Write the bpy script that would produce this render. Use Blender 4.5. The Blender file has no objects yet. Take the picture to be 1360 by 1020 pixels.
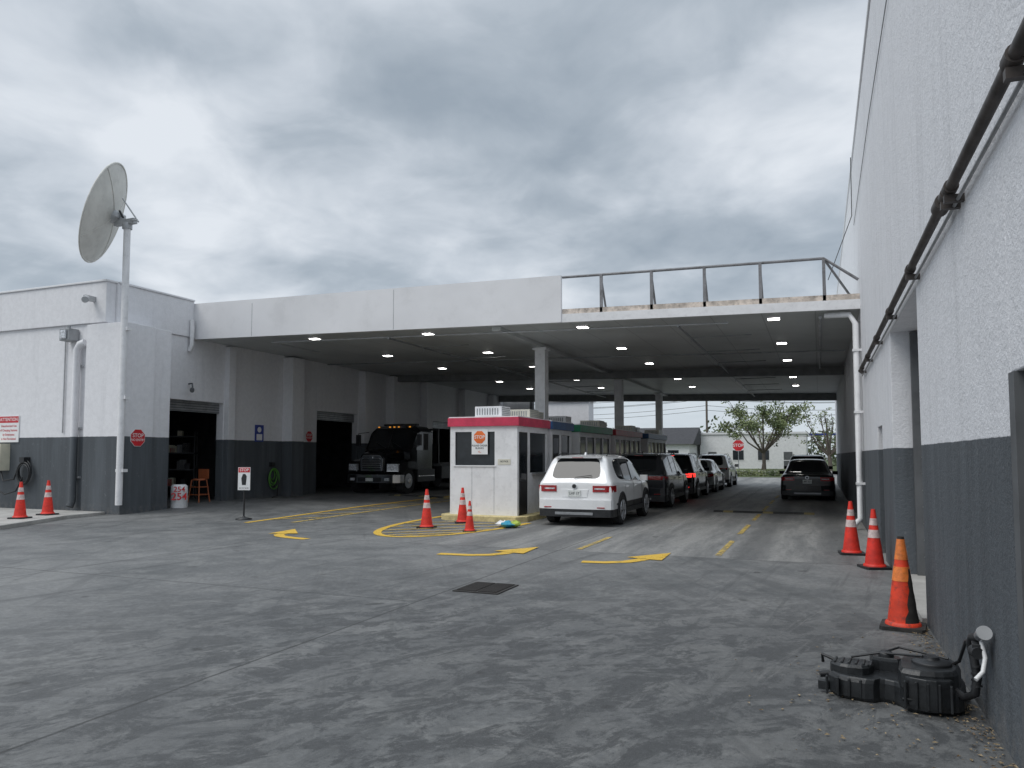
import bpy, bmesh, math, random
from mathutils import Vector, Matrix
random.seed(7)
S=bpy.context.scene
# ------------------------------------------------------------------ materials
def newmat(name):
    m=bpy.data.materials.new(name); m.use_nodes=True
    nt=m.node_tree; b=nt.nodes['Principled BSDF']
    return m,nt,b
def N(nt,typ,**kw):
    n=nt.nodes.new(typ)
    for k,v in kw.items():
        if k=='inp':
            for a,c in v.items(): n.inputs[a].default_value=c
        else: setattr(n,k,v)
    return n
def L(nt,a,b): nt.links.new(a,b)
def math_(nt,op,a,b=None):
    n=N(nt,'ShaderNodeMath',operation=op)
    for i,x in enumerate((a,b)):
        if x is None: continue
        if isinstance(x,(int,float)): n.inputs[i].default_value=x
        else: L(nt,x,n.inputs[i])
    return n.outputs[0]
def mul(nt,a,b): return math_(nt,'MULTIPLY',a,b)
def sstep(nt,x,a,b):
    n=N(nt,'ShaderNodeMapRange',interpolation_type='SMOOTHSTEP')
    L(nt,x,n.inputs[0]); n.inputs[1].default_value=a; n.inputs[2].default_value=b
    return n.outputs[0]
def mixc(nt,f,a,b,bt='MIX'):
    n=N(nt,'ShaderNodeMix',data_type='RGBA',blend_type=bt)
    for i,x in ((0,f),(6,a),(7,b)):
        if isinstance(x,(int,float)): n.inputs[i].default_value=x
        elif isinstance(x,tuple): n.inputs[i].default_value=(x[0],x[1],x[2],1)
        else: L(nt,x,n.inputs[i])
    return n.outputs[2]
def noise_(nt,vec,scale,detail=4,rough=.55,dist=0):
    n=N(nt,'ShaderNodeTexNoise',inp={'Scale':scale,'Detail':detail,'Roughness':rough,'Distortion':dist})
    L(nt,vec,n.inputs['Vector']); return n.outputs['Fac']
def mapv(nt,vec,scale=(1,1,1),rot=0,loc=(0,0,0)):
    n=N(nt,'ShaderNodeMapping'); n.inputs['Scale'].default_value=scale
    n.inputs['Rotation'].default_value=(0,0,rot); n.inputs['Location'].default_value=loc
    L(nt,vec,n.inputs[0]); return n.outputs[0]
def rmap(nt,vec,scale,rot): return mapv(nt,mapv(nt,vec,(1,1,1),rot),scale)
def mat(name,col,rough=.6,metal=0,var=.15,vs=3,bump=0,bs=40,emit=0,coat=0,dirt=0,ecol=None):
    m,nt,b=newmat(name)
    tc=N(nt,'ShaderNodeTexCoord').outputs['Object']
    f=sstep(nt,noise_(nt,tc,vs,3,.6),.3,.7)
    c=mixc(nt,f,tuple(x*(1-var) for x in col),tuple(min(1,x*(1+var)) for x in col))
    if dirt:
        d=noise_(nt,tc,vs*2.3,5,.7); c=mixc(nt,mul(nt,sstep(nt,d,.48,.72),dirt),c,(.05,.045,.04))
    L(nt,c,b.inputs['Base Color'])
    b.inputs['Roughness'].default_value=rough; b.inputs['Metallic'].default_value=metal
    b.inputs['Coat Weight'].default_value=coat; b.inputs['Coat Roughness'].default_value=.06
    if bump:
        bn=N(nt,'ShaderNodeBump',inp={'Strength':bump,'Distance':.01}); L(nt,noise_(nt,tc,bs,3),bn.inputs['Height']); L(nt,bn.outputs[0],b.inputs['Normal'])
    if emit:
        e=ecol or col
        b.inputs['Emission Color'].default_value=(e[0],e[1],e[2],1); b.inputs['Emission Strength'].default_value=emit
    return m
def wallmat(name,white,dark,split,bump=.5,bs=30,streak=.12):
    m,nt,b=newmat(name)
    pos=N(nt,'ShaderNodeNewGeometry').outputs['Position']
    sx=N(nt,'ShaderNodeSeparateXYZ'); L(nt,pos,sx.inputs[0])
    st=noise_(nt,mapv(nt,pos,(3,3,.25)),1.2,5,.65); sp=noise_(nt,pos,7,5,.7)
    w=mixc(nt,sstep(nt,sp,.35,.65),tuple(x*.93 for x in white),white)
    w=mixc(nt,mul(nt,sstep(nt,st,.5,.8),streak*2),w,tuple(x*.55 for x in white))
    d=mixc(nt,sstep(nt,st,.35,.75),tuple(x*.85 for x in dark),tuple(x*1.25 for x in dark))
    foot=mul(nt,sstep(nt,sx.outputs[2],.35,.0),sstep(nt,sp,.42,.6))
    d=mixc(nt,mul(nt,foot,.6),d,(.16,.155,.15))
    d=mixc(nt,mul(nt,sstep(nt,sp,.62,.70),.35),d,(.2,.21,.22))
    e=math_(nt,'ADD',sx.outputs[2],mul(nt,sp,.02))
    c=mixc(nt,sstep(nt,e,split,split+.008),d,w)
    L(nt,c,b.inputs['Base Color']); b.inputs['Roughness'].default_value=.8
    bn=N(nt,'ShaderNodeBump',inp={'Strength':bump,'Distance':.014})
    L(nt,noise_(nt,pos,bs,4,.7),bn.inputs['Height']); L(nt,bn.outputs[0],b.inputs['Normal'])
    return m
WHITE=(.765,.765,.785); DK=(.082,.093,.104)
M={}
M['wallL']=wallmat('stucco_left',WHITE,DK,2.19,.35,22)
M['wallR']=wallmat('stucco_right',(.73,.735,.76),DK,1.76,1.0,24,.18)
M['white']=mat('white_paint',(.76,.76,.77),.5,var=.05,dirt=.12)
M['fascia']=mat('fascia_paint',(.73,.73,.745),.5,var=.05,vs=.5,dirt=.08)
M['offwhite']=mat('off_white',(.6,.58,.5),.5,var=.08)
M['cream']=mat('cream_plastic',(.62,.6,.48),.5,var=.08)
M['black']=mat('black_plastic',(.018,.019,.021),.45,var=.3,vs=8)
M['rubber']=mat('rubber',(.022,.022,.023),.85,var=.3,vs=10)
M['glass']=mat('dark_glass',(.008,.010,.012),.03,var=.2)
M['bglass']=mat('booth_glass',(.02,.024,.028),.08,var=.4,vs=1.5)
M['steel']=mat('grey_steel',(.32,.33,.34),.45,.6,dirt=.3)
M['galv']=mat('grey_pipe',(.42,.43,.44),.5,.2)
M['chrome']=mat('chrome',(.85,.86,.88),.1,1,var=.05)
M['alloy']=mat('alloy_rim',(.45,.46,.48),.3,.8)
M['rail']=mat('rail_steel',(.22,.22,.23),.6,.3,dirt=.5)
M['rust']=mat('rusty_white',(.55,.48,.42),.75,var=.3,vs=6,dirt=.5)
M['pipe']=mat('brown_pipe',(.07,.06,.055),.55,.3,var=.4,vs=6)
M['red']=mat('red_vinyl',(.62,.03,.035),.5)
M['signred']=mat('sign_red',(.55,.02,.03),.45)
M['signwhite']=mat('sign_white',(.78,.78,.78),.45,var=.04)
M['signorange']=mat('sign_orange',(.75,.16,.03),.45)
M['signblue']=mat('sign_blue',(.03,.05,.28),.45)
M['cone']=mat('cone_orange',(.72,.035,.02),.55,var=.2,vs=6,dirt=.25)
M['cone2']=mat('cone_orange_dirty',(.72,.055,.02),.55,var=.2,vs=6,dirt=.75)
M['band']=mat('cone_band',(.62,.5,.48),.4,var=.2,vs=12,dirt=.3)
M['bando']=mat('cone_band_orange',(.8,.22,.05),.35,var=.2,vs=12,dirt=.35)
M['scuff']=mat('scuffed_black',(.03,.028,.026),.8,var=.4,vs=12)
M['pinkband']=mat('band_red',(.55,.04,.09),.45,dirt=.1); M['blueband']=mat('band_blue',(.03,.09,.22),.45)
M['greenband']=mat('band_green',(.02,.2,.1),.45); M['redband']=mat('band_dkred',(.35,.03,.04),.45)
M['yellowcurb']=mat('yellow_curb',(.6,.5,.25),.75,var=.2,vs=5,dirt=.35)
M['bumpyel']=mat('bump_yellow',(.22,.18,.08),.8,dirt=.5)
M['dish']=mat('dish_paint',(.60,.59,.55),.5,var=.1,vs=1.5,dirt=.15)
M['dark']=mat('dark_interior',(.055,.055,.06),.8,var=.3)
M['darkgrey']=mat('dark_grey',(.1,.105,.11),.7)
M['beam']=mat('canopy_beam',(.2,.205,.205),.6)
M['wood']=mat('orange_wood',(.4,.12,.05),.5)
M['green']=mat('green_hose',(.1,.3,.04),.5)
M['amber']=mat('amber_lens',(.9,.35,.03),.3,emit=.8)
M['tail']=mat('tail_lens',(.32,.012,.015),.15,coat=1,vs=20,var=.3)
M['taillit']=mat('tail_lens_lit',(.6,.02,.02),.2,coat=1,emit=1.8,ecol=(1,.04,.03))
M['headl']=mat('head_lens',(.5,.52,.55),.1,coat=1,vs=20,var=.4)
M['lamp']=mat('lamp_panel',(.9,.9,.9),.4,emit=12,ecol=(1,.98,.93))
M['plate']=mat('number_plate',(.62,.64,.62),.4,var=.12,vs=20)
M['bag']=mat('blue_bag',(.03,.3,.45),.4); M['bag2']=mat('green_bag',(.4,.5,.08),.4)
M['bark']=mat('bark',(.12,.1,.085),.9,bump=.6,bs=12)
M['roofdk']=mat('dark_shingle',(.05,.05,.055),.85)
M['iron']=mat('cast_iron',(.035,.032,.03),.7,.2,bump=.3)
M['bumpy']=mat('speed_bump_rubber',(.03,.03,.03),.8)
M['slab']=mat('pale_concrete',(.38,.37,.35),.85,var=.15,vs=1.5,bump=.3,dirt=.25)
M['tank']=mat('tank_plastic',(.018,.020,.022),.36,var=.3,vs=14,bump=.15,bs=60,dirt=.08)
def paint(name,col,dirt=.04,rough=.3,coat=1): return mat(name,col,rough,var=.03,coat=coat,dirt=dirt)
P_white=paint('paint_white',(.78,.785,.79)); P_black=paint('paint_black',(.006,.0065,.008),0,.2,.35)
P_truck=paint('paint_truck_black',(.004,.0045,.006),0,.12,0)
P_grey=paint('paint_darkgrey',(.018,.02,.024),0,.22,.4); P_silver=paint('paint_silver',(.3,.33,.34))
# canopy ceiling
m,nt,b=newmat('ceiling_panels'); pos=N(nt,'ShaderNodeNewGeometry').outputs['Position']
sx=N(nt,'ShaderNodeSeparateXYZ'); L(nt,pos,sx.inputs[0])
rib=math_(nt,'ABSOLUTE',math_(nt,'SUBTRACT',math_(nt,'FRACT',math_(nt,'DIVIDE',sx.outputs[0],1.2)),.5))
c=mixc(nt,sstep(nt,noise_(nt,pos,.35,4,.65),.3,.7),(.46,.475,.465),(.58,.595,.585))
c=mixc(nt,mul(nt,sstep(nt,rib,.485,.497),.55),c,(.18,.18,.18)); L(nt,c,b.inputs['Base Color']); b.inputs['Roughness'].default_value=.45
M['ceil']=m
# ground
m,nt,b=newmat('ground_concrete'); pos=N(nt,'ShaderNodeNewGeometry').outputs['Position']
sx=N(nt,'ShaderNodeSeparateXYZ'); L(nt,pos,sx.inputs[0]); X,Y=sx.outputs[0],sx.outputs[1]
big=noise_(nt,pos,.24,5,.62,.6); fine=noise_(nt,pos,14,5,.8); grit=noise_(nt,pos,110,2,.6); med=noise_(nt,pos,1.5,7,.76,.3)
c=mixc(nt,sstep(nt,big,.36,.64),(.098,.102,.103),(.17,.172,.17))
c=mixc(nt,mul(nt,sstep(nt,med,.47,.60),.5),c,(.205,.206,.20))
c=mixc(nt,mul(nt,sstep(nt,med,.46,.36),.4),c,(.07,.072,.073))
fore=mul(nt,sstep(nt,Y,12.0,6.0),sstep(nt,X,-10,-3.0))
sw=noise_(nt,rmap(nt,pos,(1,.6,1),.6),3.0,8,.8,.5)
c=mixc(nt,mul(nt,mul(nt,fore,sstep(nt,sw,.54,.45)),.88),c,(.048,.050,.052))
c=mixc(nt,mul(nt,mul(nt,fore,sstep(nt,big,.42,.52)),.4),c,(.06,.063,.065))
for rot,sc,amt,lo in ((.12,(3.0,.13,1),.6,.54),(1.15,(2.4,.12,1),.5,.55),(-.55,(2.6,.16,1),.45,.56)):
    s=noise_(nt,rmap(nt,pos,sc,rot),1.0,5,.74,.3)
    k=mul(nt,sstep(nt,s,lo,lo+.09),sstep(nt,fine,.38,.58))
    c=mixc(nt,mul(nt,k,amt),c,(.045,.047,.048))
s=noise_(nt,rmap(nt,pos,(3.5,.35,1),.25),1.6,6,.8,.5)
c=mixc(nt,mul(nt,sstep(nt,s,.57,.68),.28),c,(.25,.25,.245))
lane=mul(nt,sstep(nt,Y,12.55,12.6),sstep(nt,X,-6.9,-6.85))
lc=mixc(nt,sstep(nt,noise_(nt,mapv(nt,pos,(1.8,.22,1)),1.0,6,.74),.36,.64),(.14,.142,.14),(.29,.285,.272))
tr=None
for cx in (-5.95,-4.6,-1.1,.25):
    g=sstep(nt,math_(nt,'ABSOLUTE',math_(nt,'SUBTRACT',X,cx)),.42,.10); tr=g if tr is None else math_(nt,'MAXIMUM',tr,g)
lc=mixc(nt,mul(nt,tr,.6),lc,(.06,.062,.064))
c=mixc(nt,mul(nt,lane,.8),c,lc)
def jline(coord,val,w=.012): return sstep(nt,math_(nt,'ABSOLUTE',math_(nt,'SUBTRACT',coord,val)),w*1.6,w*.6)
wob=mul(nt,math_(nt,'SUBTRACT',med,.5),.03); Xw=math_(nt,'ADD',X,wob); Yw=math_(nt,'ADD',Y,wob)
left=sstep(nt,X,-4.2,-4.3); j=None
for cc,v,mk_ in ((Xw,-4.25,0),(Xw,-10.2,0),(Yw,7.6,1),(Yw,12.58,0),(Yw,2.2,1),(Yw,20,0),(Yw,27,0)):
    q=jline(cc,v); q=mul(nt,q,left) if mk_ else q
    j=q if j is None else math_(nt,'MAXIMUM',j,q)
c=mixc(nt,mul(nt,j,.8),c,(.03,.03,.03))
c=mixc(nt,mul(nt,sstep(nt,noise_(nt,pos,2.7,2,.5),.69,.75),.65),c,(.035,.035,.035))
c=mixc(nt,.6,c,mixc(nt,sstep(nt,fine,.25,.75),(.3,.3,.3),(.72,.72,.72)),'OVERLAY')
c=mixc(nt,mul(nt,sstep(nt,grit,.58,.72),.3),c,(.28,.28,.27))
L(nt,c,b.inputs['Base Color'])
L(nt,math_(nt,'ADD',mul(nt,med,.5),.4),b.inputs['Roughness'])
bn=N(nt,'ShaderNodeBump',inp={'Strength':.4,'Distance':.006}); L(nt,math_(nt,'ADD',fine,mul(nt,grit,.6)),bn.inputs['Height']); L(nt,bn.outputs[0],b.inputs['Normal'])
M['ground']=m
def wornpaint(name,col,lo=.38,hi=.6,mx=.9):
    m,nt,b=newmat(name); pos=N(nt,'ShaderNodeNewGeometry').outputs['Position']
    c=mixc(nt,noise_(nt,pos,6,4),tuple(x*.75 for x in col),col); L(nt,c,b.inputs['Base Color']); b.inputs['Roughness'].default_value=.7
    a=sstep(nt,noise_(nt,pos,6,6,.8),lo,hi)
    L(nt,math_(nt,'SUBTRACT',1,mul(nt,a,mx)),b.inputs['Alpha'])
    return m
M['yline']=wornpaint('yellow_marking',(.74,.47,.06),.54,.66,.75)
M['yline2']=wornpaint('yellow_marking_worn',(.58,.42,.12),.45,.6,.8)
M['wline']=wornpaint('white_marking_worn',(.5,.5,.5),.3,.55)
m,nt,b=newmat('grass'); pos=N(nt,'ShaderNodeNewGeometry').outputs['Position']
L(nt,mixc(nt,noise_(nt,pos,1.5,5,.7),(.04,.07,.02),(.12,.14,.05)),b.inputs['Base Color']); b.inputs['Roughness'].default_value=.9; M['grass']=m
M['asphalt']=mat('road_asphalt',(.12,.122,.125),.85,vs=.5)
def leafmat(name,a,c2,sc=.8):
    m,nt,b=newmat(name); pos=N(nt,'ShaderNodeNewGeometry').outputs['Position']
    L(nt,mixc(nt,sstep(nt,noise_(nt,pos,sc,3,.7),.35,.65),a,c2),b.inputs['Base Color']); b.inputs['Roughness'].default_value=.7
    return m
M['leaf']=leafmat('leaf_light',(.06,.09,.03),(.19,.22,.09)); M['leafd']=leafmat('leaf_dark',(.035,.055,.02),(.10,.12,.05),.5)
M['dryleaf']=leafmat('dry_leaf',(.1,.06,.03),(.32,.25,.15),30)
# ------------------------------------------------------------------ mesh builder
class MB:
    def __init__(s): s.v=[];s.f=[];s.m=[];s.sm=[];s.mats=[]
    def mi(s,m):
        if isinstance(m,str): m=M[m]
        if m not in s.mats: s.mats.append(m)
        return s.mats.index(m)
    def add(s,vs,fs,m,smooth=False):
        o=len(s.v); s.v+=[tuple(p) for p in vs]; k=s.mi(m)
        for f in fs: s.f.append([i+o for i in f]); s.m.append(k); s.sm.append(smooth)
    def box(s,x0,x1,y0,y1,z0,z1,m):
        x0,x1=sorted((x0,x1)); y0,y1=sorted((y0,y1))
        s.hexa([(x0,y0,z0),(x1,y0,z0),(x1,y1,z0),(x0,y1,z0),(x0,y0,z1),(x1,y0,z1),(x1,y1,z1),(x0,y1,z1)],m)
    def hexa(s,p,m): s.add(p,[(0,3,2,1),(4,5,6,7),(0,1,5,4),(1,2,6,5),(2,3,7,6),(3,0,4,7)],m)
    def cyl(s,p0,p1,r0,m,r1=None,n=16,smooth=True):
        r1=r0 if r1 is None else r1; p0=Vector(p0);p1=Vector(p1);d=(p1-p0).normalized()
        a=d.orthogonal().normalized();b=d.cross(a); vs=[]
        for p,r in ((p0,r0),(p1,r1)):
            for i in range(n):
                t=2*math.pi*i/n; vs.append(p+a*math.cos(t)*r+b*math.sin(t)*r)
        s.add(vs,[(i,(i+1)%n,n+(i+1)%n,n+i) for i in range(n)],m,smooth)
        s.add(vs,[tuple(range(n))[::-1],tuple(range(n,2*n))],m)
    def tube(s,pts,r,m,n=8):
        pts=[Vector(p) for p in pts]; vs=[];a=None
        for i,p in enumerate(pts):
            d=((pts[min(i+1,len(pts)-1)]-pts[max(i-1,0)])).normalized()
            if a is None: a=d.orthogonal().normalized()
            else: a=(a-d*a.dot(d)); a=a.normalized() if a.length>1e-5 else d.orthogonal().normalized()
            b=d.cross(a); rr=r[i] if isinstance(r,(list,tuple)) else r
            for k in range(n):
                t=2*math.pi*k/n; vs.append(p+a*math.cos(t)*rr+b*math.sin(t)*rr)
        fs=[(i*n+k,i*n+(k+1)%n,(i+1)*n+(k+1)%n,(i+1)*n+k) for i in range(len(pts)-1) for k in range(n)]
        s.add(vs,fs,m,True); s.add(vs,[tuple(range(n))[::-1],tuple(range(len(vs)-n,len(vs)))],m)
    def lathe(s,c,prof,m,n=24):
        vs=[]
        for r,z in prof:
            for i in range(n):
                t=2*math.pi*i/n; vs.append((c[0]+r*math.cos(t),c[1]+r*math.sin(t),c[2]+z))
        s.add(vs,[(i*n+k,i*n+(k+1)%n,(i+1)*n+(k+1)%n,(i+1)*n+k) for i in range(len(prof)-1) for k in range(n)],m,True)
        s.add(vs,[tuple(range(len(vs)-n,len(vs)))],m)
    def prism(s,poly,axis,a0,a1,m):
        f={'y':lambda p,a:(p[0],a,p[1]),'x':lambda p,a:(a,p[0],p[1]),'z':lambda p,a:(p[0],p[1],a)}[axis]
        n=len(poly); vs=[f(p,a0) for p in poly]+[f(p,a1) for p in poly]
        s.add(vs,[(i,(i+1)%n,n+(i+1)%n,n+i) for i in range(n)]+[tuple(range(n)),tuple(range(n,2*n))[::-1]],m)
    def text(s,t,size,loc,m,rz=0,rx=math.pi/2):
        cu=bpy.data.curves.new('t','FONT'); cu.body=t; cu.size=size; cu.align_x='CENTER'; cu.align_y='CENTER'; cu.offset=size*.012
        ob=bpy.data.objects.new('t',cu); S.collection.objects.link(ob)
        bpy.context.view_layer.update()
        me=bpy.data.meshes.new_from_object(ob.evaluated_get(bpy.context.evaluated_depsgraph_get()))
        Mx=Matrix.Translation(loc)@Matrix.Rotation(rz,4,'Z')@Matrix.Rotation(rx,4,'X')
        s.add([Mx@v.co for v in me.vertices],[tuple(p.vertices) for p in me.polygons],m)
        bpy.data.objects.remove(ob); bpy.data.meshes.remove(me); bpy.data.curves.remove(cu)
    def build(s,name,bevel=0,loc=(0,0,0),rz=0,parent=None,subsurf=0,recalc=True,bseg=2):
        me=bpy.data.meshes.new(name); me.from_pydata(s.v,[],s.f)
        for m in s.mats: me.materials.append(m)
        for p,k,q in zip(me.polygons,s.m,s.sm): p.material_index=k; p.use_smooth=q
        if recalc:
            bm=bmesh.new(); bm.from_mesh(me); bmesh.ops.recalc_face_normals(bm,faces=bm.faces)
            if subsurf:
                cl=bm.edges.layers.float.get('crease_edge') or bm.edges.layers.float.new('crease_edge')
                for e in bm.edges:
                    if len(e.link_faces)==2 and e.link_faces[0].material_index!=e.link_faces[1].material_index: e[cl]=.75
            bm.to_mesh(me); bm.free()
        me.update()
        ob=bpy.data.objects.new(name,me); S.collection.objects.link(ob); ob.location=loc; ob.rotation_euler=(0,0,rz)
        if bevel:
            md=ob.modifiers.new('b','BEVEL'); md.width=bevel; md.segments=bseg; md.limit_method='ANGLE'; md.angle_limit=math.radians(50)
        if subsurf:
            md=ob.modifiers.new('s','SUBSURF'); md.levels=subsurf; md.render_levels=subsurf
        if parent: ob.parent=parent
        return ob
def empty(name,loc=(0,0,0),rz=0):
    e=bpy.data.objects.new(name,None); S.collection.objects.link(e); e.location=loc; e.rotation_euler=(0,0,rz); e.empty_display_size=.3; return e
def ss(t): t=max(0,min(1,t)); return t*t*(3-2*t)
def gz(x,y): return .13*ss((-x-10)/5)*ss((y-13)/8)*ss((60-y)/10)
# ------------------------------------------------------------------ ground
xs=[-900,-400,-150,-70,-45]+list(range(-30,6))+[12,30,80,200,500,900]
ys=[-200,-60,-20]+list(range(-6,56))+[60,80,120,250,600,1500]
g=MB(); vs=[(x,y,gz(x,y)) for y in ys for x in xs]; nx=len(xs)
g.add(vs,[(j*nx+i,j*nx+i+1,(j+1)*nx+i+1,(j+1)*nx+i) for j in range(len(ys)-1) for i in range(nx-1)],'ground',True)
g.build('ground',recalc=False)
def strip(mb,pts,w,m,step=.5,z=.008):
    P=[]
    for a,b in zip(pts[:-1],pts[1:]):
        n=max(1,int(math.dist(a,b)/step))
        P+=[(a[0]+(b[0]-a[0])*i/n,a[1]+(b[1]-a[1])*i/n) for i in range(n)]
    P.append(pts[-1]); vs=[]
    for i,p in enumerate(P):
        a=P[max(0,i-1)];b=P[min(len(P)-1,i+1)]; dx,dy=b[0]-a[0],b[1]-a[1]; l=math.hypot(dx,dy); nx_,ny_=-dy/l*w/2,dx/l*w/2
        for s_ in (1,-1): x,y=p[0]+s_*nx_,p[1]+s_*ny_; vs.append((x,y,gz(x,y)+z))
    mb.add(vs,[(2*i,2*i+1,2*i+3,2*i+2) for i in range(len(P)-1)],m)
def arrow(pts,head,w=.21,hw=.31):
    a=MB(); strip(a,pts,w,'yline',.1)
    p=Vector(pts[-1]); q=Vector(head); d=(q-p).normalized(); n=Vector((-d.y,d.x)); z=gz(*p)+.012
    a.add([(*(p+n*hw),z),(*(p-n*hw),z),(*q,z)],[(0,1,2)],'yline'); return a.build('painted_arrow',recalc=False)
arrow([(-3.45,11.35),(-3.1,11.4),(-2.8,11.6),(-2.65,11.9),(-2.62,12.0)],(-2.35,12.9))
arrow([(-5.95,11.35),(-5.4,11.4),(-5.1,11.55),(-4.95,11.8),(-4.93,11.95)],(-4.7,12.85))
arrow([(-9.4,12.35),(-9.9,12.45),(-10.25,12.6),(-10.45,12.8),(-10.5,13.0)],(-10.9,13.9))
mk=MB()
for a in range(6): strip(mk,[(-1.58,12.9+a*3.6),(-1.58,15.2+a*3.6)],.10,'yline2')
strip(mk,[(-3.95,12.8),(-3.95,15.0)],.10,'yline2')
strip(mk,[(-13.0,14.7),(-13.2,30)],.15,'yline'); strip(mk,[(-12.0,15.2),(-12.2,30)],.14,'yline2')
for i in range(9): strip(mk,[(-12.95,15.6+i*1.4),(-12.1,16.6+i*1.4)],.12,'yline2',z=.012)
ea,eb,ecx,ecy=1.45,3.9,-8.05,17.3
el=[(ecx+ea*math.cos(t),ecy+eb*math.sin(t)) for t in [math.pi+math.pi*i/24 for i in range(25)]]
strip(mk,[(-9.5,22)]+el,.17,'yline',.3)
inside=lambda x,y: ((x-ecx)/ea)**2+((y-ecy)/eb)**2<.97 and y<17.2
for i in range(9):
    t=math.pi*(1.02+i*.085); x,y=ecx+ea*.97*math.cos(t),ecy+eb*.97*math.sin(t); x0,y0=x,y
    x+=.05;y+=.04
    while inside(x,y): x+=.04; y+=.036
    if math.dist((x,y),(x0,y0))>.25: strip(mk,[(x0,y0),(x,y)],.13,'yline2',.25,z=.012)
strip(mk,[(-3.1,17),(-3.3,38)],.16,'wline'); strip(mk,[(-2.6,20),(-2.7,40)],.12,'wline')
mk.build('lane_markings',recalc=False)
for x0,x1,y in ((-2.9,-.15,22.9),(-15.2,-12.6,25)):
    s=MB(); n=10
    for i in range(n):
        a=x0+(x1-x0)*i/n; b_=x0+(x1-x0)*(i+.98)/n; z=gz((a+b_)/2,y)
        s.prism([(y-.16,z),(y-.1,z+.045),(y+.1,z+.045),(y+.16,z)],'x',a,b_,'bumpy' if i%4!=1 else 'bumpyel')
    s.build('speed_bump')
d=MB(); d.box(-4.17,-3.57,8.32,9.0,.002,.012,'iron')
for i in range(14): y=8.37+i*.044; d.box(-4.13,-3.88,y,y+.02,.012,.022,'iron'); d.box(-3.85,-3.61,y,y+.02,.012,.022,'iron')
d.build('storm_drain_grate')
# ------------------------------------------------------------------ left building
LX=-18.7; FY=15.38; PX_=-17.82; PY0=15.2
B=empty('service_building'); w=MB()
def segwall(mb,x0,x1,z0,z1,openings,ystart,yend,m):
    y=ystart
    for a,b_,h in openings:
        mb.box(x0,x1,y,a,z0,z1,m); mb.box(x0,x1,a,b_,h,z1,m); y=b_
    mb.box(x0,x1,y,yend,z0,z1,m)
ops=[(17.0,19.95,3.42),(25.1,28.0,3.45),(34.5,37.6,3.45)]
segwall(w,LX-.3,LX,-.05,5.45,ops,FY+.3,46,'wallL')
w.box(-70,LX,FY,FY+.3,-.05,5.45,'wallL')
w.box(-70,LX-.02,FY-.07,FY+.25,5.453,6.62,'wallL'); w.box(LX-.25,LX+.05,FY+.25,18.5,5.453,6.62,'wallL')
w.box(-70,LX+.02,FY-.11,FY+.29,6.622,6.68,'fascia'); w.box(LX-.3,LX+.09,FY+.29,18.5,6.622,6.68,'fascia')
w.box(-70,LX-.3,FY+.3,46,5.3,5.42,'darkgrey')
w.box(-19.32,PX_,PY0,16.25,-.05,5.38,'wallL'); w.box(-19.32,PX_-.12,16.25,16.95,-.05,5.38,'wallL')
for y0,y1,pr in ((19.98,20.3,.2),(23.0,23.7,.45),(28.05,28.4,.35),(30.3,30.9,.45),(33.6,34.2,.4),(38,38.6,.4),(42,42.5,.4)):
    w.box(LX-.1,LX+pr,y0,y1,-.05,5.35,'wallL')
w.build('walls',.012,parent=B)
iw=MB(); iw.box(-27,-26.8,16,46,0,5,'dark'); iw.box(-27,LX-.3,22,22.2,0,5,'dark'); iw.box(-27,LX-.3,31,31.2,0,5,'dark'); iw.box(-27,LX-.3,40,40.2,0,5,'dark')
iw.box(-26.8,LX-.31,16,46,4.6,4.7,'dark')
for a,b_,h in ops:
    iw.box(LX-.26,LX-.2,a,b_,h-.35,h-.002,'steel')
    for k in range(4): iw.box(LX-.2,LX-.185,a,b_,h-.33+k*.08,h-.31+k*.08,'darkgrey')
    iw.cyl((LX-.55,a,h-.1),(LX-.55,b_,h-.1),.2,'darkgrey')
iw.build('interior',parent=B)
for k,(x,y) in enumerate(((-20.6,18.4),(-22.5,19.8),(-21.5,20.9),(-20.8,26.3),(-22.5,28.3),(-21.2,27.2))):
    sh=MB()
    for z in (.4,1.0,1.6,2.2): sh.box(-.5,.5,-.25,.25,z,z+.04,'darkgrey')
    for dx in (-.5,.47):
        for dy in (-.25,.22): sh.box(dx,dx+.03,dy,dy+.03,.0,2.4,'darkgrey')
    for i in range(14):
        z=random.choice((.44,1.04,1.64,2.24)); a=-.45+random.random()*.7
        sh.box(a,a+.12+random.random()*.1,-.2,.15,z,z+.15+random.random()*.25,random.choice(['darkgrey','black','black','steel','signred','cream','signblue','dark']))
    sh.build('storage_shelf',loc=(x,y,.12),rz=.6)
for (x,y) in ((-19.3,17.5),(-19.8,26.0)):
    t=MB()
    for i in range(5): t.lathe((.02*(i%2),.03*(i%3),i*.2),[(.2,0),(.31,0),(.34,.05),(.34,.15),(.31,.2),(.2,.2)],'rubber')
    t.build('tyre_stack',loc=(x,y,.1))
s=MB(); s.prism([(-40,11),(-16.9,11),(-16.9,11.35),(-18.15,13.9),(-18.3,15.15),(-40,15.15)],'z',-.05,.10,'slab'); s.build('sidewalk',.015)
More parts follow.
